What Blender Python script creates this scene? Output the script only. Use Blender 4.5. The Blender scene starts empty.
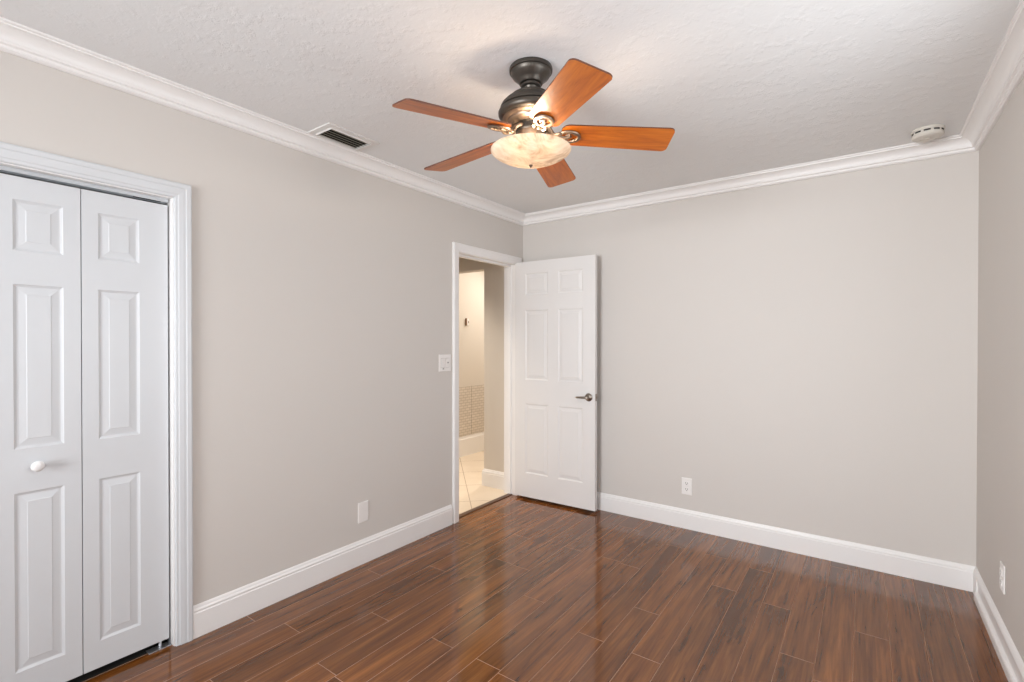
import bpy, bmesh, math, random
from mathutils import Vector, Matrix
PI = math.pi
random.seed(7)
scn = bpy.context.scene
C = scn.collection

# ------------------------------------------------------------------ room dimensions (metres)
W = 2.953          # left wall x=0, right wall x=W
H = 2.44           # ceiling
YB = -5.40         # rear wall (behind the camera); the far wall stands at y=0
T = 0.12           # wall thickness
FP, CY = 489.795, 344.148
YAW, PITCH, ROLL = 0.62433, -0.006492, -0.000674

# ------------------------------------------------------------------ camera
def make_camera():
    cam = bpy.data.cameras.new('camera'); o = bpy.data.objects.new('camera', cam); C.objects.link(o)
    fw = Vector((-math.sin(YAW)*math.cos(PITCH), math.cos(YAW)*math.cos(PITCH), math.sin(PITCH)))
    rt = Vector((math.cos(YAW), math.sin(YAW), 0)); up = rt.cross(fw)
    c, s = math.cos(ROLL), math.sin(ROLL)
    r2 = c*rt - s*up; u2 = s*rt + c*up
    M = Matrix((r2, u2, -fw)).transposed().to_4x4()
    M.translation = Vector((2.4632, -3.5832, 1.3451))
    o.matrix_world = M
    cam.sensor_fit = 'HORIZONTAL'; cam.sensor_width = 36; cam.lens = FP/1024*36
    cam.shift_y = (CY-341)/1024
    cam.clip_start = 0.02
    scn.camera = o
make_camera()

# ------------------------------------------------------------------ world, light, exposure
world = bpy.data.worlds.new('world'); scn.world = world; world.use_nodes = True
bg = world.node_tree.nodes['Background']
bg.inputs[0].default_value = (0.75, 0.87, 1.0, 1); bg.inputs[1].default_value = 1.0
scn.view_settings.view_transform = 'Standard'; scn.view_settings.look = 'None'
scn.view_settings.gamma = 1; scn.view_settings.use_curve_mapping = False
scn.view_settings.exposure = 0.40
try:
    cy = scn.cycles
    cy.use_denoising = True; cy.denoising_prefilter = 'ACCURATE'; cy.denoising_input_passes = 'RGB_ALBEDO_NORMAL'; cy.denoiser = 'OPENIMAGEDENOISE'
    cy.max_bounces = 14; cy.diffuse_bounces = 9; cy.glossy_bounces = 5; cy.transparent_max_bounces = 10
    cy.caustics_reflective = False; cy.caustics_refractive = False
    cy.sample_clamp_indirect = 8; cy.sample_clamp_direct = 0
    cy.use_light_tree = True
except Exception: pass

def light(name, kind, loc, power, col, size=None, size_y=None, rot=None, radius=None, spread=None):
    l = bpy.data.lights.new(name, kind); l.energy = power; l.color = col
    if kind == 'AREA':
        l.shape = 'RECTANGLE'; l.size = size; l.size_y = size_y or size
        if spread: l.spread = spread
    elif radius: l.shadow_soft_size = radius
    o = bpy.data.objects.new(name, l); C.objects.link(o); o.location = loc
    if rot: o.rotation_euler = rot
    return o
# daylight outside the unseen rear window and the right window added as fill
REAR_WIN = (0.45, 2.45, 0.75, 2.15)      # x0 x1 z0 z1
RIGHT_FILL_WIN = (-2.65, -1.45, 0.85, 2.10)   # y0 y1 z0 z1
light('window_daylight', 'AREA', (1.05, YB-T-0.50, 1.45), 145, (0.955, 0.975, 1.0), 2.1, 1.5, (PI/2-.03, 0, -.38), spread=math.radians(135))
light('window_daylight', 'AREA', (W+T+0.05, -2.05, 1.475), 17, (0.94, 0.97, 1.0), 1.15, 1.2, (0, PI/2, 0))  # fill lamp at the added right window, evens out the left wall
# ceiling light of the room beyond the hallway
light('hallway_ceiling_light', 'AREA', (-0.62, 1.30, 2.38), 30, (1.0, 0.92, 0.82), 0.7, 0.7, (-.45, -.30, 0))
light('hallway_ceiling_light', 'AREA', (-0.66, -0.62, 2.40), 8, (1.0, 0.90, 0.77), 0.3, 0.3, (0, 0, 0), spread=math.radians(84))

# ------------------------------------------------------------------ materials
def mat(name, base=(.8,.8,.8), rough=.5, metal=0.0, spec=.5, coat=0.0, coat_rough=.1):
    m = bpy.data.materials.new(name); m.use_nodes = True
    b = m.node_tree.nodes['Principled BSDF']
    b.inputs['Base Color'].default_value = (*base, 1); b.inputs['Roughness'].default_value = rough
    b.inputs['Metallic'].default_value = metal; b.inputs['Specular IOR Level'].default_value = spec
    b.inputs['Coat Weight'].default_value = coat; b.inputs['Coat Roughness'].default_value = coat_rough
    return m
def N(m, t, **kw):
    n = m.node_tree.nodes.new(t)
    for k, v in kw.items(): setattr(n, k, v)
    return n
def L(m, a, b): m.node_tree.links.new(a, b)
def bsdf(m): return m.node_tree.nodes['Principled BSDF']
def ramp(m, fac, stops):
    r = N(m, 'ShaderNodeValToRGB'); L(m, fac, r.inputs[0])
    e = r.color_ramp.elements
    while len(e) < len(stops): e.new(.5)
    for el, (p, c) in zip(e, stops): el.position = p; el.color = (*c, 1)
    return r.outputs[0]
def bump(m, height, strength, dist=0.01):
    b = N(m, 'ShaderNodeBump'); b.inputs['Strength'].default_value = strength; b.inputs['Distance'].default_value = dist
    L(m, height, b.inputs['Height']); L(m, b.outputs[0], bsdf(m).inputs['Normal'])
def noise(m, scale, detail=3, vec=None, rough=.5, dist=0):
    n = N(m, 'ShaderNodeTexNoise'); n.inputs['Scale'].default_value = scale; n.inputs['Detail'].default_value = detail
    n.inputs['Roughness'].default_value = rough; n.inputs['Distortion'].default_value = dist
    if vec is None:
        tc = N(m, 'ShaderNodeTexCoord'); vec = tc.outputs['Object']
    L(m, vec, n.inputs['Vector'])
    return n
def plaster(name, col, rough=.85, sc=60, st=.12, blotch=False):
    m = mat(name, col, rough, spec=.25)
    n = noise(m, sc, 4)
    if blotch:
        n2 = noise(m, 14, 6, rough=.65)
        r = ramp(m, n2.outputs[0], [(0.50, (0,0,0)), (0.60, (1,1,1))])
        mx = N(m, 'ShaderNodeMath', operation='MULTIPLY_ADD'); L(m, r, mx.inputs[0]); mx.inputs[1].default_value = 1.2
        L(m, n.outputs[0], mx.inputs[2]); bump(m, mx.outputs[0], st, .003)
    else: bump(m, n.outputs[0], st, .002)
    return m
M_wall = plaster('greige_wall_paint', (.628, .598, .566))
M_ceil = plaster('textured_ceiling_paint', (.76, .765, .765), .9, 90, .22, True)
M_hallwall = plaster('hallway_wall_paint', (.66, .615, .555))
M_trim = mat('white_trim_paint', (.83, .82, .81), .35)
M_door = mat('white_door_paint', (.74, .73, .72), .38)
M_closet = mat('cool_white_door_paint', (.63, .652, .675), .4)  # cool daylight cast is put into the closet's white paint
M_plate = mat('white_plastic', (.82, .80, .78), .3)
M_gapshade = mat('shaded_switch_frame', (.50, .48, .455), .5)  # grey that paints the shadow around the switch rockers
M_platedark = mat('grey_indicator', (.18, .17, .16), .4)
M_detector = mat('ivory_plastic', (.64, .61, .555), .45)
M_black = mat('black_slot', (.02, .02, .02), .6)
M_nickel = mat('brushed_nickel', (.36, .32, .28), .28, 1.0)
M_steel = mat('galvanised_steel', (.55, .56, .58), .35, .9)
M_track = mat('grey_track_metal', (.52, .55, .58), .4, .4)
M_ventpaint = mat('white_vent_enamel', (.74, .73, .71), .4)
M_slat = mat('dark_bronze_vent_slat', (.34, .32, .25), .45, .3)
M_shadeblack = mat('vent_duct_dark', (.012, .012, .010), .8)  # near-black painted as shade inside the closet and the vent
M_iron = mat('dark_oil_rubbed_bronze', (.085, .075, .064), .40, .8)
M_bronze = mat('antique_brushed_bronze', (.24, .18, .135), .40, .85)
M_thresh = mat('dark_wood_threshold', (.09, .045, .025), .35)
M_knobwhite = mat('white_knob_enamel', (.82, .82, .82), .25)
M_dark = mat('closet_interior_paint', (.55, .54, .52), .9)
M_brown = mat('brown_plate_edge', (.22, .12, .06), .5)
def wood_blade():
    m = mat('cherry_blade_wood', (.45, .13, .03), .36, spec=.35, coat=.12, coat_rough=.25)
    tc = N(m, 'ShaderNodeTexCoord'); mp = N(m, 'ShaderNodeMapping'); L(m, tc.outputs['Object'], mp.inputs[0])
    mp.inputs['Scale'].default_value = (3, 26, 26)
    n = noise(m, 1.6, 6, mp.outputs[0], .6, .6)
    c = ramp(m, n.outputs[0], [(.25, (.26, .052, .003)), (.5, (.48, .118, .007)), (.75, (.62, .18, .014))])
    L(m, c, bsdf(m).inputs['Base Color'])
    return m
M_blade = wood_blade()
M_bladeedge = mat('dark_blade_edge', (.10, .03, .012), .5)
def floor_wood():
    m = mat('dark_walnut_laminate', (.11, .04, .02), .15, spec=.5); bsdf(m).inputs['IOR'].default_value = 1.65
    at = N(m, 'ShaderNodeAttribute', attribute_name='plank')
    tc = N(m, 'ShaderNodeTexCoord')
    off = N(m, 'ShaderNodeVectorMath', operation='MULTIPLY'); L(m, at.outputs['Color'], off.inputs[0]); off.inputs[1].default_value = (31, 17, 11)
    ad = N(m, 'ShaderNodeVectorMath', operation='ADD'); L(m, tc.outputs['Object'], ad.inputs[0]); L(m, off.outputs[0], ad.inputs[1])
    def mapped(s):
        mp = N(m, 'ShaderNodeMapping'); L(m, ad.outputs[0], mp.inputs[0]); mp.inputs['Scale'].default_value = s; return mp.outputs[0]
    g1 = noise(m, 1.0, 6, mapped((14, .9, 1)), .6, 1.2)          # broad figure
    g2 = noise(m, 1.0, 5, mapped((85, 3.0, 1)), .6, .5)            # fine pores
    g3 = noise(m, 1.0, 3, mapped((10, 1.7, 1)), .5, 1.8)            # knots and dark clouds
    c1 = ramp(m, g1.outputs[0], [(.26, (.065, .024, .0105)), (.42, (.130, .052, .0225)), (.60, (.200, .084, .036)), (.78, (.290, .128, .056))])
    c2 = ramp(m, g2.outputs[0], [(.30, (.58, .55, .52)), (.66, (1.14, 1.14, 1.14))])
    k = ramp(m, g3.outputs[0], [(.25, (.42, .36, .34)), (.38, (1, 1, 1))])
    def mul(a, b):
        x = N(m, 'ShaderNodeMix', data_type='RGBA', blend_type='MULTIPLY'); x.inputs[0].default_value = 1
        L(m, a, x.inputs[6]); L(m, b, x.inputs[7]); return x.outputs[2]
    col = mul(mul(c1, c2), k)
    sp = N(m, 'ShaderNodeSeparateColor'); L(m, at.outputs['Color'], sp.inputs[0])
    v = N(m, 'ShaderNodeMapRange'); L(m, sp.outputs[0], v.inputs[0]); v.inputs[3].default_value = .90; v.inputs[4].default_value = 1.30
    hs = N(m, 'ShaderNodeHueSaturation'); hs.inputs['Saturation'].default_value = 1.12; L(m, v.outputs[0], hs.inputs['Value']); L(m, col, hs.inputs['Color'])
    L(m, hs.outputs[0], bsdf(m).inputs['Base Color'])
    rr = N(m, 'ShaderNodeMapRange'); L(m, g2.outputs[0], rr.inputs[0]); rr.inputs[3].default_value = .075; rr.inputs[4].default_value = .125
    L(m, rr.outputs[0], bsdf(m).inputs['Roughness'])
    bump(m, g2.outputs[0], .02, .001)
    return m
M_floor = floor_wood()
M_bevelglint = mat('plank_bevel', (.40, .23, .145), .4)  # lighter brown paints the light caught on the plank bevels
def tile_floor():
    m = mat('beige_porcelain_tile', (.74, .62, .49), .3)
    n = noise(m, 5, 5); c = ramp(m, n.outputs[0], [(.3, (.70, .59, .46)), (.7, (.78, .67, .54))]); L(m, c, bsdf(m).inputs['Base Color'])
    return m
M_tile = tile_floor()
M_grout = mat('brown_grout', (.40, .30, .21), .8)
def mosaic():
    m = mat('cream_mosaic_tile', (.7, .62, .52), .3)
    tc = N(m, 'ShaderNodeTexCoord'); mp = N(m, 'ShaderNodeMapping'); L(m, tc.outputs['Object'], mp.inputs[0])
    mp.inputs['Rotation'].default_value = (0, -PI/2, -PI/2) 
    sx = N(m, 'ShaderNodeSeparateXYZ'); L(m, tc.outputs['Object'], sx.inputs[0]); cx = N(m, 'ShaderNodeCombineXYZ')
    L(m, sx.outputs['Y'], cx.inputs['X']); L(m, sx.outputs['Z'], cx.inputs['Y'])
    b = N(m, 'ShaderNodeTexBrick'); L(m, cx.outputs[0], b.inputs['Vector']); b.inputs['Scale'].default_value = 1
    b.inputs['Brick Width'].default_value = .075; b.inputs['Row Height'].default_value = .031; b.inputs['Mortar Size'].default_value = .004
    b.inputs['Color1'].default_value = (.70, .645, .58, 1); b.inputs['Color2'].default_value = (.62, .565, .50, 1); b.inputs['Mortar'].default_value = (.47, .42, .36, 1)
    L(m, b.outputs['Color'], bsdf(m).inputs['Base Color'])
    return m
M_mosaic = mosaic()
def bowl_glass():
    m = bpy.data.materials.new('alabaster_glass'); m.use_nodes = True; nt = m.node_tree; nt.nodes.clear()
    out = N(m, 'ShaderNodeOutputMaterial')
    n = noise(m, 9, 6, None, .6, 1.6)
    c = ramp(m, n.outputs[0], [(.34, (.50, .39, .28)), (.5, (.76, .67, .56)), (.66, (.88, .83, .75))])
    tr = N(m, 'ShaderNodeBsdfTranslucent'); L(m, c, tr.inputs[0])
    df = N(m, 'ShaderNodeBsdfDiffuse'); L(m, c, df.inputs[0])
    gl = N(m, 'ShaderNodeBsdfGlossy'); gl.inputs['Roughness'].default_value = .2
    m1 = N(m, 'ShaderNodeMixShader'); m1.inputs[0].default_value = .45; L(m, df.outputs[0], m1.inputs[1]); L(m, tr.outputs[0], m1.inputs[2])
    m2 = N(m, 'ShaderNodeMixShader'); m2.inputs[0].default_value = .06; L(m, m1.outputs[0], m2.inputs[1]); L(m, gl.outputs[0], m2.inputs[2])
    L(m, m2.outputs[0], out.inputs[0])
    return m
M_bowl = bowl_glass()
def pane_glass():
    m = bpy.data.materials.new('window_glass'); m.use_nodes = True; nt = m.node_tree; nt.nodes.clear()
    out = N(m, 'ShaderNodeOutputMaterial'); t = N(m, 'ShaderNodeBsdfTransparent'); g = N(m, 'ShaderNodeBsdfGlossy'); g.inputs['Roughness'].default_value = .02
    x = N(m, 'ShaderNodeMixShader'); x.inputs[0].default_value = .05; L(m, t.outputs[0], x.inputs[1]); L(m, g.outputs[0], x.inputs[2]); L(m, x.outputs[0], out.inputs[0])
    return m
M_pane = pane_glass()
M_bulb = bpy.data.materials.new('lit_bulb'); M_bulb.use_nodes = True
bsdf(M_bulb).inputs['Emission Color'].default_value = (1, .84, .66, 1); bsdf(M_bulb).inputs['Emission Strength'].default_value = 4

# ------------------------------------------------------------------ mesh helpers
def bm_new(): return bmesh.new()
def box(bm, x0, x1, y0, y1, z0, z1, mi=0):
    vs = [bm.verts.new((x, y, z)) for x in (x0, x1) for y in (y0, y1) for z in (z0, z1)]
    for f in ((0,1,3,2), (4,6,7,5), (0,4,5,1), (2,3,7,6), (0,2,6,4), (1,5,7,3)):
        fc = bm.faces.new([vs[i] for i in f]); fc.material_index = mi
    return vs
def bevelled_box(bm, x0, x1, y0, y1, z0, z1, r, seg=2):
    b2 = bmesh.new(); box(b2, x0, x1, y0, y1, z0, z1)
    bmesh.ops.bevel(b2, geom=list(b2.edges), offset=r, segments=seg, affect='EDGES', profile=.5)
    me = bpy.data.meshes.new('tmp'); b2.to_mesh(me); b2.free(); bm.from_mesh(me); bpy.data.meshes.remove(me)
def lathe(bm, prof, seg=48, M=None, mi=0):
    """prof: list of (r, z); closed onto the axis where r==0"""
    rings = []
    for r, z in prof:
        if r < 1e-6: rings.append([bm.verts.new((0, 0, z))])
        else: rings.append([bm.verts.new((r*math.cos(2*PI*i/seg), r*math.sin(2*PI*i/seg), z)) for i in range(seg)])
    for a, b in zip(rings, rings[1:]):
        for i in range(seg):
            j = (i+1) % seg
            if len(a) == 1 and len(b) == 1: continue
            if len(a) == 1: f = bm.faces.new((a[0], b[i], b[j]))
            elif len(b) == 1: f = bm.faces.new((a[i], a[j], b[0]))
            else: f = bm.faces.new((a[i], a[j], b[j], b[i]))
            f.material_index = mi
    if M is not None:
        bmesh.ops.transform(bm, matrix=M, verts=[v for r in rings for v in r])
def tube(bm, pts, rad, seg=10, closed=False, flat=1.0):
    """round (or flattened) tube along pts; rad is a number or a list"""
    n = len(pts); pts = [Vector(p) for p in pts]; rings = []
    for i, p in enumerate(pts):
        a = pts[i-1] if (i > 0 or closed) else p; b = pts[(i+1) % n] if (i < n-1 or closed) else p
        t = (b-a).normalized(); s = t.cross(Vector((0, 0, 1)))
        s = s.normalized() if s.length > 1e-4 else Vector((1, 0, 0)); u = s.cross(t)
        r = rad[i] if isinstance(rad, (list, tuple)) else rad
        rings.append([bm.verts.new(p + s*r*math.cos(2*PI*k/seg) + u*r*flat*math.sin(2*PI*k/seg)) for k in range(seg)])
    for i in range(n if closed else n-1):
        A, B = rings[i], rings[(i+1) % n]
        for k in range(seg):
            j = (k+1) % seg; bm.faces.new((A[k], A[j], B[j], B[k]))
    if not closed:
        bm.faces.new(rings[0][::-1]); bm.faces.new(rings[-1])
def prism(bm, prof, a, b, place):
    """sweep a closed 2D profile between two ends; place(end, u, v) -> 3D point"""
    A = [bm.verts.new(place(a, *p)) for p in prof]; B = [bm.verts.new(place(b, *p)) for p in prof]
    n = len(prof)
    for i in range(n):
        j = (i+1) % n; bm.faces.new((A[i], A[j], B[j], B[i]))
    bm.faces.new(A[::-1]); bm.faces.new(B)
def tag(o, label=None, cat=None, group=None, kind=None):
    if label: o['label'] = label
    if cat: o['category'] = cat
    if group: o['group'] = group
    if kind: o['kind'] = kind
    return o
def obj(name, bm, mats, parent=None, loc=None, smooth=False, normals=True):
    if normals: bmesh.ops.recalc_face_normals(bm, faces=list(bm.faces))
    me = bpy.data.meshes.new(name); bm.to_mesh(me); bm.free()
    for m in (mats if isinstance(mats, (list, tuple)) else [mats]): me.materials.append(m)
    if smooth:
        me.set_sharp_from_angle(angle=math.radians(38)) if hasattr(me, 'set_sharp_from_angle') else None
        for p in me.polygons: p.use_smooth = True
    o = bpy.data.objects.new(name, me); C.objects.link(o)
    if parent: o.parent = parent
    if loc: o.location = loc
    return o
def thing(name, label, cat, loc=(0,0,0), rotz=0, group=None, kind=None):
    o = bpy.data.objects.new(name, None); C.objects.link(o); o.empty_display_size = .1
    o.location = loc; o.rotation_euler = (0, 0, rotz)
    return tag(o, label, cat, group, kind)
def struct(name, bm, m, label, cat, smooth=False, normals=True):
    return tag(obj(name, bm, m, smooth=smooth, normals=normals), label, cat, kind='structure')
def copy_tree(o, parent=None):
    c = o.copy(); C.objects.link(c)
    if parent: c.parent = parent
    for ch in list(o.children): copy_tree(ch, c)
    return c

# ------------------------------------------------------------------ structure
DY0, DY1, DZ = -0.853, -0.105, 2.045      # hallway doorway (rough opening incl. jamb face)
CY0, CY1, CZ = -3.912, -2.706, 1.972      # closet opening
DOORTOP = 2.015
# floor: laminate planks with bevelled joints, one mesh
def make_floor():
    bm = bm_new(); lay = bm.faces.layers.float_color.new('plank')
    w, Lp, g, d = .1295, 1.213, .0014, .0015
    ref = {2: -1.31, 1: -1.196, 0: -.79, -1: -1.62, -2: -.75, -3: -1.573, -4: -1.218, -5: -1.573, -6: -.80, -7: -1.995, -8: -1.45, -9: -2.0, -10: -1.2, -11: -2.405, -12: -2.027, -13: -1.5, -14: -2.33, -15: -1.75, 3: -.815, 4: -1.25, 5: -1.19, 6: -1.08}
    rr = random.Random(11)
    x_edge = 2.04
    def quad(p, mi, c):
        f = bm.faces.new([bm.verts.new(q) for q in p]); f.material_index = mi; f[lay] = (*c, 1)
    for k in range(-18, 9):
        xa, xb = x_edge + k*w, x_edge + (k+1)*w
        if xb < -.035 or xa > W: continue
        j = ref.get(k, -rr.random()*Lp)
        y = j + math.ceil((0.02-j)/Lp)*Lp
        while y > YB:
            ya, yb = max(y-Lp, YB), min(y, .02)
            a, b = max(xa, -.035), min(xb, W)
            c = (rr.random(), rr.random(), rr.random())
            quad([(a+g, ya+g, 0), (b-g, ya+g, 0), (b-g, yb-g, 0), (a+g, yb-g, 0)], 0, c)
            quad([(a, ya, -d), (a+g, ya+g, 0), (a+g, yb-g, 0), (a, yb, -d)], 1, c)
            quad([(b, ya, -d), (b, yb, -d), (b-g, yb-g, 0), (b-g, ya+g, 0)], 1, c)
            quad([(a, ya, -d), (b, ya, -d), (b-g, ya+g, 0), (a+g, ya+g, 0)], 1, c)
            quad([(a, yb, -d), (a+g, yb-g, 0), (b-g, yb-g, 0), (b, yb, -d)], 1, c)
            y -= Lp
    # slab underneath
    box(bm, -.035, W, YB, .0, -.05, -.004, 1)
    for f in bm.faces:
        if f.normal.z < 0: pass
    return struct('floor', bm, [M_floor, M_bevelglint], 'glossy dark walnut laminate plank floor of the bedroom', 'floor', normals=False)
fo = make_floor()
def fix_up(o):
    me = o.data; b = bmesh.new(); b.from_mesh(me)
    for f in b.faces:
        f.normal_update()
        if f.normal.z < -.01 and f.calc_center_median().z > -.003: f.normal_flip()
    b.to_mesh(me); b.free()
fix_up(fo)
# closet floor in near-black, painted as the shade of the unlit interior
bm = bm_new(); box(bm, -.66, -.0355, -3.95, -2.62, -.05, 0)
struct('floor', bm, M_shadeblack, 'dark floor inside the closet seen below the folding doors', 'floor')

bm = bm_new(); box(bm, -T, W+T, YB-T, T, H, H+.1)
struct('ceiling', bm, M_ceil, 'lightly textured off-white bedroom ceiling', 'ceiling')

def wall_with_holes(name, axis, c0, c1, a0, a1, holes, m, label, z1=H):
    """axis 'x': wall is a slab c0..c1 in x running a0..a1 in y; holes (a,b,z0,z1)"""
    bm = bm_new()
    As = sorted({a0, a1, *[h[0] for h in holes], *[h[1] for h in holes]}); Zs = sorted({0, z1, *[h[2] for h in holes], *[h[3] for h in holes]})
    for i in range(len(As)-1):
        for j in range(len(Zs)-1):
            am, zm = (As[i]+As[i+1])/2, (Zs[j]+Zs[j+1])/2
            if any(h[0] < am < h[1] and h[2] < zm < h[3] for h in holes): continue
            if axis == 'x': box(bm, c0, c1, As[i], As[i+1], Zs[j], Zs[j+1])
            else: box(bm, As[i], As[i+1], c0, c1, Zs[j], Zs[j+1])
    bmesh.ops.remove_doubles(bm, verts=list(bm.verts), dist=1e-5)
    # drop the doubled inner faces
    seen = {}
    for f in list(bm.faces):
        k = tuple(sorted(v.index for v in f.verts)) if False else tuple(sorted((round(v.co.x,4), round(v.co.y,4), round(v.co.z,4)) for v in f.verts))
        seen.setdefault(k, []).append(f)
    kill = [f for fs in seen.values() if len(fs) > 1 for f in fs]
    bmesh.ops.delete(bm, geom=kill, context='FACES')
    return struct(name, bm, m, label, 'wall')
wall_with_holes('wall_left', 'x', -T, 0, YB, 0, [(DY0, DY1, 0, DZ-.035), (CY0, CY1, 0, CZ)], M_wall, 'greige bedroom wall with the closet and the hallway doorway in it')
wall_with_holes('wall_back', 'y', 0, T, -T, W+T, [], M_wall, 'greige far bedroom wall behind the open door')
wall_with_holes('wall_right', 'x', W, W+T, YB, 0, [RIGHT_FILL_WIN], M_wall, 'greige bedroom wall at the right edge of the photo')
wall_with_holes('wall_rear', 'y', YB-T, YB, -T, W+T, [REAR_WIN], M_wall, 'bedroom wall with a window behind the camera')
# closet interior
bm = bm_new(); box(bm, -.72, -.66, -3.99, -2.58, 0, H); box(bm, -.66, -T, -3.99, -3.93, 0, H); box(bm, -.66, -T, -2.64, -2.58, 0, H); box(bm, -.66, -T, -3.93, -2.64, 2.2, 2.26)
struct('wall_closet', bm, M_dark, 'plain inner walls of the closet behind the folding doors', 'wall')

# windows out of view, the right one added for its fill light
def window(idx, axis, c, a0, a1, z0, z1, sgn, label):
    t = thing('window_%d' % idx, label, 'window', kind='structure')
    def bx(bm, u0, u1, w0, w1, d0, d1):
        if axis == 'y': box(bm, u0, u1, min(c+d0, c+d1), max(c+d0, c+d1), w0, w1)
        else: box(bm, min(c+d0, c+d1), max(c+d0, c+d1), u0, u1, w0, w1)
    f = bm_new(); s = .05
    for (u0, u1, w0, w1) in ((a0, a0+s, z0, z1), (a1-s, a1, z0, z1), (a0+s, a1-s, z0, z0+s), (a0+s, a1-s, z1-s, z1), (a0+s, a1-s, (z0+z1)/2-.02, (z0+z1)/2+.02)):
        bx(f, u0, u1, w0, w1, sgn*.05, sgn*.09)
    obj('window_frame', f, M_trim, t)
    g = bm_new(); bx(g, a0+s, a1-s, z0+s, z1-s, sgn*.068, sgn*.072); obj('window_pane', g, M_pane, t)
    k = bm_new(); bx(k, a0-.04, a1+.04, z0-.025, z0, -sgn*.03, 0)
    for (u0, u1, w0, w1) in ((a0-.06, a0, z0, z1+.06), (a1, a1+.06, z0, z1+.06), (a0, a1, z1, z1+.06)): bx(k, u0, u1, w0, w1, -sgn*.016, 0)
    obj('window_casing', k, M_trim, t)
window(1, 'y', YB, *REAR_WIN, -1, 'white framed window in the wall behind the camera')
window(2, 'x', W, *RIGHT_FILL_WIN, 1, 'white framed window in the right wall beside the camera')

# crown moulding, four mitred runs
CR = [(0, 0), (.089, 0), (.089, -.007), (.080, -.009), (.079, -.0145)]
for i in range(1, 9):   # cove
    a = i/8*PI/2
    CR.append((.079-.046*math.sin(a), -.0145-.036*(1-math.cos(a))))
CR += [(.031, -.0515), (.031, -.0585), (.021, -.0615), (.020, -.0635), (.020, -.0725), (.011, -.0785), (0, -.0785)]
BP = [(0, 0), (.015, 0), (.015, .103), (.012, .107), (.012, .111), (.0135, .1135), (.0125, .118), (.008, .123), (.006, .130), (.003, .135), (0, .136)]
def run(name, side, prof, z, m, label, cat, s0, s1, m0=True, m1=True):
    """moulding run along a wall from s0 to s1; m0/m1 mitre that end inward"""
    bm = bm_new()
    def place(e, d, v):
        s = s0 + (d if m0 else 0) if e == 0 else s1 - (d if m1 else 0)
        if side == 'left': return (d, s, z+v)
        if side == 'right': return (W-d, s, z+v)
        if side == 'back': return (s, -d, z+v)
        if side == 'rear': return (s, YB+d, z+v)
    prism(bm, prof, 0, 1, place)
    return struct(name, bm, m, label, cat)
run('trim_1', 'left', CR, H, M_trim, 'white crown moulding along the top of the left wall', 'crown moulding', YB, 0)
run('trim_2', 'back', CR, H, M_trim, 'white crown moulding along the top of the far wall', 'crown moulding', 0, W)
run('trim_3', 'right', CR, H, M_trim, 'white crown moulding along the top of the right wall', 'crown moulding', YB, 0)
run('trim_4', 'rear', CR, H, M_trim, 'white crown moulding along the top of the wall behind the camera', 'crown moulding', 0, W)
run('baseboard_left', 'left', [(x, z*1.06) for x, z in BP], 0, M_trim, 'white baseboard on the left wall between closet and doorway', 'baseboard', -2.640, -.930, False, False)
run('baseboard_back', 'back', BP, 0, M_trim, 'white baseboard along the far wall behind the open door', 'baseboard', 0, W)
bm = bm_new()
BPR = [(0, 0), (.024, 0), (.024, .030), (.021, .037), (.013, .041), (.009, .046), (.009, .096), (.0145, .102), (.015, .114), (.011, .123), (.006, .131), (0, .136)]
prism(bm, BP, 0, 1, lambda e, d, v: (W-d, -.11 if e == 0 else -d, v))
prism(bm, BPR, 0, 1, lambda e, d, v: (W-d, YB+d if e == 0 else -.11, v))
struct('baseboard_right', bm, M_trim, 'white baseboard with a stepped shoe moulding along the right wall', 'baseboard')
run('baseboard_rear', 'rear', BP, 0, M_trim, 'white baseboard along the wall behind the camera', 'baseboard', 0, W)
run('baseboard_left', 'left', BP, 0, M_trim, 'short white baseboard left of the closet', 'baseboard', YB, -3.978, True, False)

# door casings (mitred three-sided frames on the left wall)
CS = [(0, 0), (0, .009), (.004, .012), (.012, .0125), (.016, .015), (.030, .0165), (.040, .0165), (.044, .019), (.058, .019), (.063, .016), (.063, 0)]  # (across from opening, out)
def casing(name, y0, y1, z1, wid, label, x=0.0, sgn=1, m=None):
    m = m or M_trim
    t = bm_new(); k = wid/.063
    pr = [(a*k, b) for a, b in CS]
    def side(sy, yo):
        def place(e, a, o):
            return (x+sgn*o, yo+sy*a, 0 if e == 0 else z1+a)
        prism(t, pr, 0, 1, place)
    side(-1, y0); side(1, y1)
    def top(e, a, o): return (x+sgn*o, (y0-a) if e == 0 else (y1+a), z1+a)
    prism(t, pr, 0, 1, top)
    return struct(name, t, m, label, 'door casing')
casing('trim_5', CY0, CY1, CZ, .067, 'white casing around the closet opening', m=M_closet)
casing('trim_6', DY0, DY1, DZ-.035, .062, 'white casing around the hallway doorway')
casing('trim_7', DY0, DY1, DZ-.035, .062, 'white casing on the hallway side of the doorway', -T, -1)
# jamb linings
bm = bm_new(); j = .004
box(bm, -T, .002, DY0, DY0+j, 0, DZ-.035); box(bm, -T, .002, DY1-j, DY1, 0, DZ-.035); box(bm, -T, .002, DY0+j, DY1-j, DZ-.035-j, DZ-.035)
box(bm, -.085, -.048, DY0+j, DY0+j+.011, 0, DZ-.035-j); box(bm, -.085, -.048, DY1-j-.011, DY1-j, 0, DZ-.035-j); box(bm, -.085, -.048, DY0+j+.011, DY1-j-.011, DZ-.05-j, DZ-.035-j)
struct('trim_8', bm, M_trim, 'white jamb and door stop lining the hallway doorway', 'door jamb')
bm = bm_new()
box(bm, -T, .002, CY0, CY0+j, 0, CZ); box(bm, -T, .002, CY1-j, CY1, 0, CZ); box(bm, -T, .002, CY0+j, CY1-j, CZ-j, CZ)
struct('trim_9', bm, M_trim, 'white jamb lining the closet opening', 'door jamb')
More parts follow.
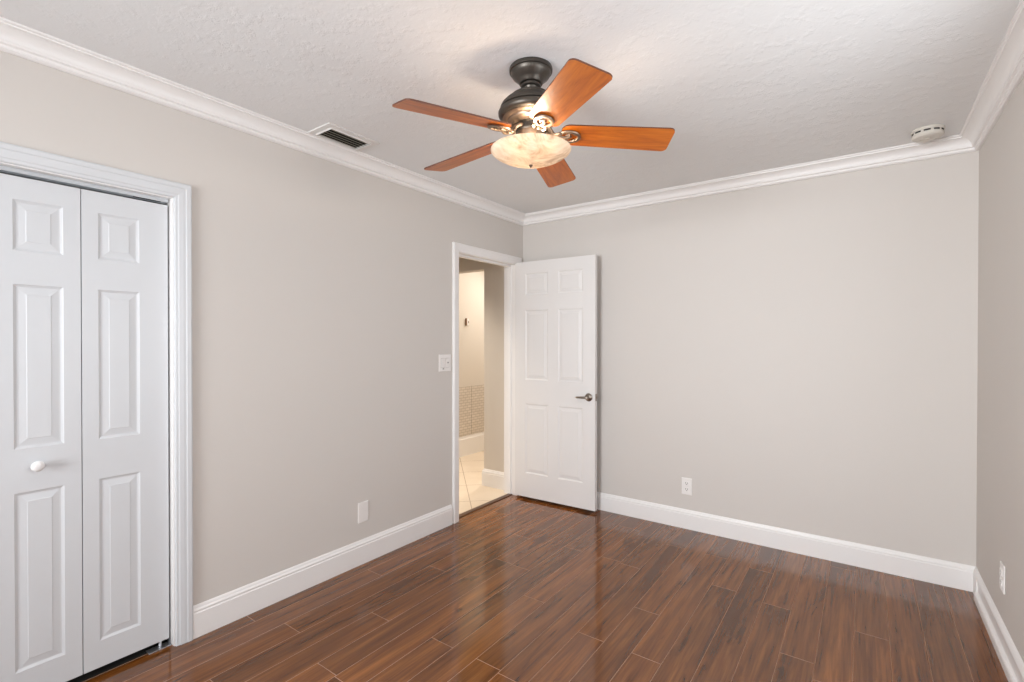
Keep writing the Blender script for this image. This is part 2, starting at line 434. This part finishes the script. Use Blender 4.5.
# threshold
bm = bm_new(); bevelled_box(bm, -.075, -.032, DY0+j+.0005, DY1-j-.0005, -.004, .007, .003)
struct('trim_10', bm, M_thresh, 'dark brown wooden threshold strip in the hallway doorway', 'threshold')

# ------------------------------------------------------------------ panelled doors
def panel_door_mesh(bm, w, z0, z1, t, xs, zs):
    """door leaf x 0..w, front face y=0 (looking -y), back face y=t, raised panels at xs x zs on both faces"""
    gx = sorted({0, w, *[v for p in xs for v in p]}); gz = sorted({z0, z1, *[v for p in zs for v in p]})
    rings = [(0, 0), (.003, .002), (.009, .0048), (.014, .0048), (.034, .0020), (.0355, .0010), (.037, .0008)]
    for face in (0, 1):
        yy = lambda d: d if face == 0 else t-d
        for i in range(len(gx)-1):
            for k in range(len(gz)-1):
                x0, x1, a, b = gx[i], gx[i+1], gz[k], gz[k+1]
                if (x0, x1) in xs and (a, b) in zs:
                    prev = None
                    for o, d in rings:
                        cur = [bm.verts.new(p) for p in ((x0+o, yy(d), a+o), (x1-o, yy(d), a+o), (x1-o, yy(d), b-o), (x0+o, yy(d), b-o))]
                        if prev:
                            for q in range(4): bm.faces.new((prev[q], prev[(q+1) % 4], cur[(q+1) % 4], cur[q]))
                        prev = cur
                    bm.faces.new(prev)
                else:
                    bm.faces.new([bm.verts.new(p) for p in ((x0, yy(0), a), (x1, yy(0), a), (x1, yy(0), b), (x0, yy(0), b))])
    for p in (((0,0,z0),(0,t,z0),(0,t,z1),(0,0,z1)), ((w,0,z0),(w,t,z0),(w,t,z1),(w,0,z1)), ((0,0,z0),(w,0,z0),(w,t,z0),(0,t,z0)), ((0,0,z1),(w,0,z1),(w,t,z1),(0,t,z1))):
        bm.faces.new([bm.verts.new(q) for q in p])
    bmesh.ops.remove_doubles(bm, verts=list(bm.verts), dist=1e-5)

# open six-panel door, hinged in the doorway's right jamb
DW, DT = .746, .035
DANG = math.radians(1.7)
d1 = thing('door_1', 'white six-panel bedroom door standing open against the far wall', 'door', (.022, -.148, 0), DANG, kind='structure')
bm = bm_new(); panel_door_mesh(bm, DW, .022, DOORTOP, DT, [(.104, .324), (.420, .640)], [(.225, .815), (1.018, 1.605), (1.735, 1.915)])
obj('door_leaf', bm, M_door, d1)
def lever(bmr, bml, ysign, y0):
    Mx = Matrix.Translation((.692, y0, .905)) @ Matrix.Rotation(PI/2*ysign, 4, 'X')
    lathe(bmr, [(0, 0), (.031, 0), (.032, .003), (.029, .008), (.020, .012), (.013, .015), (.0115, .045), (0, .046)], 32, Mx)
    yy = y0 - ysign*.040
    tube(bml, [(.692+.008, yy, .905), (.690, yy-ysign*.003, .905), (.680, yy-ysign*.004, .905), (.640, yy-ysign*.002, .904), (.605, yy+ysign*.002, .902), (.598, yy+ysign*.004, .902)], [.009, .0115, .0095, .0085, .0075, .005], 12)
hd = thing('door_handle', None, None); del_keys = [k for k in list(hd.keys())]
hd.parent = d1
a, b = bm_new(), bm_new(); lever(a, b, 1, 0); obj('rose', a, M_nickel, hd, smooth=True); obj('lever', b, M_nickel, hd, smooth=True)
hd['label'] = 'brushed nickel lever handle'
h2 = bpy.data.objects.new('door_handle', None); C.objects.link(h2); h2.parent = d1
a = bm_new(); lathe(a, [(0, 0), (.031, 0), (.032, .003), (.029, .008), (.020, .012), (.013, .015), (.0115, .028), (0, .029)], 32, Matrix.Translation((.692, DT, .905)) @ Matrix.Rotation(-PI/2, 4, 'X')); obj('rose', a, M_nickel, h2, smooth=True)
a = bm_new(); tube(a, [(.700, DT+.024, .905), (.68, DT+.026, .905), (.64, DT+.026, .904), (.60, DT+.024, .902)], [.008, .008, .007, .005], 10); obj('lever', a, M_nickel, h2, smooth=True)
bm = bm_new(); bevelled_box(bm, DW-.0005, DW+.0015, .005, .030, .877, .933, .0006, 1); bevelled_box(bm, DW+.0012, DW+.010, .011, .024, .896, .914, .003, 2)
obj('latch_plate', bm, M_nickel, d1)
for z in (.24, 1.05, 1.80):
    bm = bm_new(); lathe(bm, [(0, -.044), (.006, -.044), (.0065, -.042), (.0065, .042), (.006, .044), (0, .044)], 16, Matrix.Translation((-.009, .030, z)))
    box(bm, -.016, -.001, .0335, .0355, z-.044, z+.044)
    obj('hinge', bm, M_trim, d1, smooth=True)

# bifold closet doors: four leaves, knobs on the two that meet the centre
BW = .2955
def bifold(y_start, names, labels):
    # leaf a: from y_start (toward -y) ; drawn looking from +x
    pass
rotm = PI/2     # local x -> +y, local -y -> +x (front)
ZC0, ZC1 = .030, 1.940
def leaf(y0, panel, label, knob=None, group=None, idx=2):
    t = thing('door_%d' % idx, label, 'closet door', (-.030, y0, 0), rotm, kind='structure')
    bm = bm_new(); panel_door_mesh(bm, BW-.003, ZC0, ZC1, .030, [panel], [(.137, .790), (.950, 1.550), (1.672, 1.857)])
    obj('door_leaf', bm, M_closet, t)
    if knob is not None:
        k = bm_new(); lathe(k, [(0, 0), (.010, 0), (.009, .010), (.0085, .014), (.013, .018), (.0185, .024), (.0195, .030), (.016, .036), (.008, .0395), (0, .040)], 28, Matrix.Translation((knob, 0, .883)) @ Matrix.Rotation(PI/2, 4, 'X'))
        obj('knob', k, M_knobwhite, t, smooth=True)
    return t
yR = -2.7145
wide, nar, pw = .104, .051, .1375
p_right = (nar, nar+pw); p_left = (BW-.003-nar-pw, BW-.003-nar)
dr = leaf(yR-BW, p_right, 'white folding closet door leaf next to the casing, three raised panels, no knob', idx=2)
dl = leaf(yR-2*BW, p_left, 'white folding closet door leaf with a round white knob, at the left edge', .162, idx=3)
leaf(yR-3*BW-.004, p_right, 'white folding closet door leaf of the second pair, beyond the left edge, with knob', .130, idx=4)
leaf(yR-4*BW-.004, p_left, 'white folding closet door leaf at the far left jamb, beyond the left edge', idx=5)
# top track and floor bracket
tk = thing('closet_door_track', 'grey metal folding door track under the top of the closet opening', 'door track', (-.045, CY0+.01, CZ-j))
bm = bm_new(); ln = CY1-CY0-.02
box(bm, -.018, .018, 0, ln, -.003, -.0003); box(bm, .015, .018, 0, ln, -.016, -.003); box(bm, -.018, -.015, 0, ln, -.016, -.003)
obj('rail', bm, M_track, tk)
bm = bm_new(); bevelled_box(bm, -.010, .010, ln-.12, ln-.02, -.014, -.0035, .002, 1)
for q in range(3): box(bm, .010, .0125, ln-.11+q*.03, ln-.10+q*.03, -.013, -.006)
obj('pivot_block', bm, M_black, tk)
br = thing('pivot_bracket', 'small shiny metal pivot bracket on the floor under the closet door beside the casing', 'bracket', (-.045, CY1-.006, 0))
bm = bm_new(); bevelled_box(bm, -.013, .028, -.085, 0, 0.0005, .0035, .001, 1); box(bm, -.013, .015, -.003, 0, .0035, .028); obj('base_plate', bm, M_steel, br)
bm = bm_new(); lathe(bm, [(0, 0), (.006, 0), (.006, .018), (.004, .024), (0, .026)], 16, Matrix.Translation((0, -.035, .0035))); obj('pivot_pin', bm, M_steel, br, smooth=True)

# ------------------------------------------------------------------ hallway beyond the doorway
HX, HY = -1.34, -.036       # far wall face x; short wall face y
XO = -.412                  # opening edge in that wall
bm = bm_new()
tl = .46; s2 = math.sqrt(.5)
# diagonal tiles: u=(x-y)/√2 lines; grout line through (-1.357,.68)-(-.092,-.594)
def tile_floor_mesh():
    bm = bm_new()
    x0, x1, y0, y1 = HX-.02, -.0745, -2.6, 2.4
    c0 = (-.72 + .04)   # x + y of the seen joint
    g = .0025
    base = c0/math.sqrt(2); v0 = -.29
    import itertools
    for i in range(-8, 8):
        for k in range(-8, 9):
            ua, ub = base+i*tl+g, base+(i+1)*tl-g; va, vb = v0+k*tl+g, v0+(k+1)*tl-g
            poly = []
            for (u, v) in ((ua, va), (ub, va), (ub, vb), (ua, vb)):
                poly.append(((u+v)*s2, (u-v)*s2))   # x+y = u*sqrt2
            # clip to the hall rectangle
            def clip(P, f, inter):
                out = []
                for n in range(len(P)):
                    a, b = P[n], P[(n+1) % len(P)]
                    if f(a):
                        out.append(a)
                        if not f(b): out.append(inter(a, b))
                    elif f(b): out.append(inter(a, b))
                return out
            def ix(val, ax):
                def g2(a, b):
                    t = (val-a[ax])/(b[ax]-a[ax]); return (a[0]+t*(b[0]-a[0]), a[1]+t*(b[1]-a[1]))
                return g2
            P = clip(poly, lambda p: p[0] >= x0, ix(x0, 0))
            if P: P = clip(P, lambda p: p[0] <= x1, ix(x1, 0))
            if P: P = clip(P, lambda p: p[1] >= y0, ix(y0, 1))
            if P: P = clip(P, lambda p: p[1] <= y1, ix(y1, 1))
            if len(P) >= 3:
                f = bm.faces.new([bm.verts.new((x, y, 0)) for x, y in P]); f.normal_update()
                if f.normal.z < 0: f.normal_flip()
    box(bm, x0, x1, y0, y1, -.05, -.0015, 1)
    return bm
struct('floor', tile_floor_mesh(), [M_tile, M_grout], 'beige diagonal tile floor of the hallway beyond the doorway', 'floor', normals=False)
bm = bm_new(); box(bm, HX-.1, HX, -2.7, 2.5, 0, H); struct('wall_hall_far', bm, M_hallwall, 'warm lit wall at the end of the view through the doorway', 'wall')
bm = bm_new(); box(bm, XO, -T, HY, HY+.1, 0, H); box(bm, HX, XO, HY, HY+.1, 2.012, H)
struct('wall_hall_side', bm, M_hallwall, 'short beige hallway wall just inside the doorway, with a header', 'wall')
bm = bm_new(); box(bm, HX, -T, -2.7, -2.6, 0, H); box(bm, HX-.1, T+.4, 2.4, 2.5, 0, H); box(bm, .3, .4, T, 2.4, 0, H)
struct('wall_hall_end', bm, M_hallwall, 'end walls of the hallway, out of view', 'wall')
bm = bm_new(); box(bm, -T, .42, .1205, 2.5, -.05, 0); struct('floor', bm, M_tile, 'tile floor strip of the room beyond, out of view', 'floor')
bm = bm_new(); box(bm, HX-.1, -T-.0005, -2.7, 2.5, H, H+.1); box(bm, -T, .42, T+.0005, 2.5, H, H+.1); struct('ceiling', bm, M_hallwall, 'hallway ceiling, out of view', 'ceiling')
# hallway baseboards
bm = bm_new()
prism(bm, [(x, z*1.15) for x, z in BP], 0, 1, lambda e, d, v: ((XO-d) if e == 0 else -T-.019, HY-d, v))
prism(bm, [(x, z*1.15) for x, z in BP], 0, 1, lambda e, d, v: (XO-d, (HY-d) if e == 0 else HY+.1, v))
struct('baseboard_hall', bm, M_trim, 'white baseboard wrapping the short hallway wall', 'baseboard')
bm = bm_new(); BH = [(0, 0), (.016, 0), (.016, .195), (.010, .205), (.010, .222), (.005, .232), (0, .234)]
prism(bm, BH, 0, 1, lambda e, d, v: (HX+d, -2.6 if e == 0 else 2.4, v))
struct('baseboard_hall', bm, M_trim, 'tall white baseboard under the mosaic tiles at the far end', 'baseboard')
bm = bm_new(); 
for (y0, y1) in ((-.6, .8585), (.8635, 2.4)):
    bevelled_box(bm, HX, HX+.010, y0, y1, .2345, .812, .002, 1)
struct('trim_11', bm, M_mosaic, 'cream mosaic tile wainscot on the far hallway wall', 'wainscot')
t = thing('wall_control', 'tiny pale wall control with a brown edge on the lit wall beyond the doorway', 'switch', (HX, .79, 1.568))
bm = bm_new(); bevelled_box(bm, 0, .012, -.020, .022, -.040, .040, .003, 1); obj('plate', bm, M_plate, t)
bm = bm_new(); bevelled_box(bm, .0005, .020, -.034, -.0205, -.042, .042, .002, 1); bevelled_box(bm, .012, .018, .006, .012, -.012, .012, .001, 1); obj('edge', bm, M_brown, t)

# ------------------------------------------------------------------ plates
def plate_frame(bm, w, h, t=.006): bevelled_box(bm, 0, t, -w/2, w/2, -h/2, h/2, .0028, 3)
s = thing('light_switch', 'white double wall switch left of the hallway doorway', 'light switch', (0, -.998, 1.187))
bm = bm_new(); plate_frame(bm, .122, .122); obj('cover_plate', bm, M_plate, s)
for i, y in enumerate((-.023, .023)):
    bm = bm_new(); bevelled_box(bm, .0055, .0064, y-.0185, y+.0185, -.035, .035, .0003, 1); obj('rocker_frame', bm, M_gapshade, s)  # grey ring painted as the shadow gap around the rocker
    bm = bm_new(); bevelled_box(bm, .006, .0085, y-.0165, y+.0165, -.033, .033, .001, 1)
    for v in bm.verts:
        if v.co.x > .007: v.co.x += .0015*(v.co.z/.033) + .0005
    obj('rocker', bm, M_plate, s)
bm = bm_new(); bevelled_box(bm, .0085, .012, .021, .031, -.004, .006, .001, 1); obj('indicator', bm, M_platedark, s)
bm = bm_new(); bevelled_box(bm, .006, .0085, -.028, -.012, -.046, -.040, .0008, 1); obj('slider', bm, M_platedark, s)

s = thing('wall_plate', 'blank white wall plate low on the left wall between closet and doorway', 'wall plate', (0, -1.709, .310))
bm = bm_new(); plate_frame(bm, .074, .122); obj('cover_plate', bm, M_plate, s)
for z in (-.042, .042):
    bm = bm_new(); lathe(bm, [(0, .0015), (.003, .001), (.0032, 0)], 12, Matrix.Translation((.006, 0, z)) @ Matrix.Rotation(PI/2, 4, 'Y')); obj('screw', bm, M_plate, s)
def outlet(label, loc, rz):
    s = thing('electrical_outlet', label, 'outlet', loc, rz, )
    bm = bm_new(); plate_frame(bm, .073, .120); obj('cover_plate', bm, M_plate, s)
    for z in (-.0215, .0215):
        bm = bm_new(); bevelled_box(bm, .006, .0085, -.0165, .0165, z-.0145, z+.0145, .003, 2); sk = obj('socket', bm, M_plate, s)
        k = bm_new(); box(k, .0085, .0089, -.0085, -.0055, z-.002, z+.009); box(k, .0085, .0089, .0055, .0085, z-.002, z+.009)
        box(k, .0085, .0089, -.003, .003, z-.010, z-.005); obj('slots', k, M_platedark, sk)
    return s
outlet('white duplex outlet low on the far wall right of the open door', (1.431, 0, .303), -PI/2)
outlet('white duplex outlet low on the right wall near the corner', (W, -.632, .325), PI)

# ------------------------------------------------------------------ smoke detector
t = thing('smoke_detector', 'round ivory smoke detector on the ceiling in the far right corner', 'smoke detector', (2.722, -.262, H))
bm = bm_new(); lathe(bm, [(0, 0), (.068, 0), (.069, -.003), (.069, -.010), (.066, -.013), (0, -.013)], 48); obj('base', bm, M_detector, t, smooth=True)
bm = bm_new(); lathe(bm, [(0, -.013), (.063, -.013), (.063, -.022), (.0655, -.024), (.066, -.034), (.060, -.042), (.045, -.046), (.030, -.047), (.028, -.045), (.012, -.045), (.010, -.048), (0, -.048)], 48); cv = obj('cover', bm, M_detector, t, smooth=True)
bm = bm_new()
for i in range(10):
    a0 = 2*PI*i/10; n = 6
    for q in range(n-1):
        a, b = a0+q*.085, a0+(q+1)*.085
        vs = [bm.verts.new((r*math.cos(x), r*math.sin(x), z)) for r in (.0625, .0643) for x in (a, b) for z in (-.0215, -.0145)]
        for f in ((0,1,3,2), (4,6,7,5), (0,4,5,1), (2,3,7,6), (0,2,6,4), (1,5,7,3)): bm.faces.new([vs[x] for x in f])
obj('vents', bm, M_black, cv)

# ------------------------------------------------------------------ ceiling vent
t = thing('ceiling_vent', 'white ceiling air vent with dark slats close to the left wall', 'air vent', (.182, -1.965, H))
bm = bm_new(); a, b, ia, ib = .100, .157, .064, .121
for (x0, x1, y0, y1) in ((-a, a, -b, -ib), (-a, a, ib, b), (-a, -ia, -ib, ib), (ia, a, -ib, ib)): box(bm, x0, x1, y0, y1, -.006, -.0002)
for (x0, x1, y0, y1) in ((-ia-.004, ia+.004, -ib-.004, -ib), (-ia-.004, ia+.004, ib, ib+.004), (-ia-.004, -ia, -ib, ib), (ia, ia+.004, -ib, ib)): box(bm, x0, x1, y0, y1, -.013, -.006)
obj('frame', bm, M_ventpaint, t)
bm = bm_new(); box(bm, -ia, ia, -ib, ib, -.0015, -.0004); obj('duct_opening', bm, M_shadeblack, t)  # dark sheet painted as the shade inside the duct
for i in range(5):
    bm = bm_new(); xc = -ia+.013+i*.0255
    c, s_ = math.cos(math.radians(-22)), math.sin(math.radians(-22)); hw = .0095
    def pl(e, u, v): return (xc + u*c - v*s_, -ib+.0005 if e == 0 else ib-.0005, -.0095 + u*s_ + v*c)
    prism(bm, [(-hw, -.0006), (hw, -.0006), (hw, .0006), (-hw, .0006)], 0, 1, pl)
    obj('slat', bm, M_slat, t)

# ------------------------------------------------------------------ ceiling fan
FX, FY = 1.371, -1.939
fan = thing('ceiling_fan', 'five-bladed ceiling fan with cherry blades, dark bronze motor and lit glass bowl', 'ceiling fan', (FX, FY, H))
bm = bm_new(); lathe(bm, [(0, 0), (.080, 0), (.085, -.003), (.087, -.010), (.086, -.018), (.081, -.020), (.080, -.026), (.074, -.036), (.060, -.048), (.050, -.058), (.0475, -.064), (.045, -.066), (.0, -.066)]); obj('canopy', bm, M_iron, fan, smooth=True)
bm = bm_new(); lathe(bm, [(0, -.064), (.034, -.064), (.034, -.068), (.040, -.071), (.040, -.078), (.030, -.081), (.026, -.090), (.026, -.118), (0, -.118)]); obj('downrod_collar', bm, M_iron, fan, smooth=True)
bm = bm_new(); lathe(bm, [(0, -.113), (.068, -.113), (.079, -.115), (.084, -.120), (.084, -.126), (.080, -.129), (.096, -.131), (.104, -.136), (.117, -.150), (.123, -.161), (.123, -.167), (.118, -.170), (.118, -.173), (.127, -.175), (.131, -.182), (.130, -.192), (.123, -.200), (.112, -.205), (.0, -.205)]); mh = obj('motor_housing', bm, M_iron, fan, smooth=True)
bm = bm_new(); lathe(bm, [(.112, -.203), (.114, -.206), (.108, -.211), (.098, -.214), (.094, -.213), (.092, -.219), (.080, -.225), (.076, -.223), (.060, -.228), (0, -.228)]); obj('lower_ring', bm, M_bronze, fan, smooth=True)
bm = bm_new(); lathe(bm, [(0, -.226), (.058, -.226), (.060, -.232), (.053, -.235), (.053, -.247), (.060, -.250), (.062, -.256), (.060, -.262), (0, -.262)])
for i in range(10):
    a = 2*PI*i/10; box(bm, *sorted((.052*math.cos(a)-.004, .052*math.cos(a)+.004)), *sorted((.052*math.sin(a)-.004, .052*math.sin(a)+.004)), -.249, -.233)
obj('flywheel', bm, M_iron, fan, smooth=True)
bm = bm_new(); lathe(bm, [(0, -.260), (.056, -.260), (.058, -.268), (.057, -.292), (.062, -.298), (.066, -.304), (.060, -.310), (0, -.310)]); obj('light_fitter', bm, M_bronze, fan, smooth=True)
# bowl, rim at -.330
def bowlprof():
    o = [(.004, -.390), (.009, -.387), (.018, -.3838), (.030, -.381), (.050, -.378), (.075, -.3735), (.100, -.3675), (.125, -.3575), (.145, -.346), (.157, -.3365), (.1615, -.330), (.1605, -.327)]
    i = [(.157, -.328), (.153, -.3345), (.142, -.342), (.123, -.3535), (.100, -.3635), (.075, -.3695), (.050, -.374), (.025, -.3775), (.004, -.379)]
    return o + i
BS = Vector((0, 0, -.002))
bm = bm_new(); pr = bowlprof(); pr = pr + [pr[0]]; lathe(bm, [(r, z) for r, z in pr], 64); bmesh.ops.remove_doubles(bm, verts=list(bm.verts), dist=1e-6)
tag(obj('glass_bowl', bm, M_bowl, fan, smooth=True), 'mottled cream alabaster glass bowl, lit')
bm = bm_new(); lathe(bm, [(0, -.31), (.004, -.31), (.004, -.388), (.0075, -.3885), (.008, -.391), (.005, -.394), (.0035, -.397), (0, -.400)], 20); obj('finial', bm, M_bronze, fan, smooth=True)
for a in (2.2, 5.34):
    bm = bm_new(); Mx = Matrix.Translation((.085*math.cos(a), .085*math.sin(a), -.343))@Matrix.Rotation(a, 4, 'Z')@Matrix.Rotation(PI/2, 4, 'Y')
    lathe(bm, [(0, .030), (.012, .026), (.019, .014), (.020, .002), (.014, -.014), (.011, -.024), (0, -.026)], 20, Mx); obj('bulb', bm, M_bulb, fan, smooth=True)
# blades and irons
RT, BWD, BWR, RR = .559, .146, .126, .122
ZB = 2.148-H; BPI = math.radians(-12.28); DROOP = .057
def blade_mesh():
    bm = bm_new(); r = .022; th = .0055
    out = []
    def arc(cx, cy, a0, a1, rad):
        for q in range(7):
            a = a0+(a1-a0)*q/6; out.append((cx+rad*math.cos(a), cy+rad*math.sin(a)))
    arc(RT-r, BWD/2-r, PI/2, 0, r); arc(RT-r, -BWD/2+r, 0, -PI/2, r)
    r2 = .034; arc(RR+r2, -BWR/2+r2, -PI/2, -PI, r2); arc(RR+r2, BWR/2-r2, PI, PI/2, r2)
    top = [bm.verts.new((x, y, th/2)) for x, y in out]; bot = [bm.verts.new((x, y, -th/2)) for x, y in out]
    n = len(out)
    ins = .0015
    cxm = sum(p[0] for p in out)/n
    bm.faces.new(top[::-1]); bm.faces.new(bot)
    for i in range(n):
        f = bm.faces.new((top[i], top[(i+1) % n], bot[(i+1) % n], bot[i])); f.material_index = 1
    return bm
def iron_mesh():
    bm = bm_new()
    z = -.0055
    ell = [(.152+.041*math.cos(2*PI*i/28), .032*math.sin(2*PI*i/28), z-.003) for i in range(28)]
    tube(bm, ell, .0076, 8, True, .75)
    # inner leaf tongue
    tube(bm, [(.112, 0, z-.004), (.128, .003, z-.006), (.145, .006, z-.005), (.160, -.003, z-.003), (.153, -.012, z-.003), (.139, -.009, z-.004)], [.006, .008, .0085, .008, .006, .003], 8, False, .7)
    # two scrolled arms back to the flywheel
    for sg in (-1, 1):
        tube(bm, [(.122, sg*.022, z-.004), (.112, sg*.025, z-.009), (.101, sg*.019, z-.010), (.091, sg*.010, z-.002), (.081, sg*.009, .008), (.070, sg*.013, .018), (.052, sg*.010, .022)], [.0065, .007, .007, .0075, .0075, .008, .008], 8)
    tube(bm, [(.115, 0, z-.004), (.106, 0, z-.009), (.099, 0, z-.008), (.092, 0, z-.003)], [.006, .008, .008, .004], 8)
    for (sx, sy) in ((.176, .018), (.176, -.018), (.128, 0)):
        lathe(bm, [(0, -.003), (.004, -.002), (.005, 0)], 10, Matrix.Translation((sx, sy, z-.004)))
    return bm
blade0 = iron0 = None
for k in range(5):
    ang = math.radians(-109.27 + 72*k)
    if k == 0:
        blade0 = obj('blade', blade_mesh(), [M_blade, M_bladeedge], fan); iron0 = obj('blade_iron', iron_mesh(), M_bronze, fan, smooth=True)
        bl, ir = blade0, iron0
    else:
        bl, ir = blade0.copy(), iron0.copy()
        C.objects.link(bl); C.objects.link(ir); bl.parent = fan; ir.parent = fan
    for o in (bl, ir):
        o.location = (0, 0, ZB+.555*math.sin(DROOP))
        # matches width vector  t*cos + z*sin
        o.rotation_mode = 'XYZ'; o.rotation_euler = (BPI, DROOP, ang)
# bulbs' light (inside the bowl)
for a in (2.2, 5.34):
    light('fan_bulb_light', 'POINT', (FX+.075*math.cos(a), FY+.075*math.sin(a), H-.316), 2.7, (1.0, .80, .60), radius=.03)
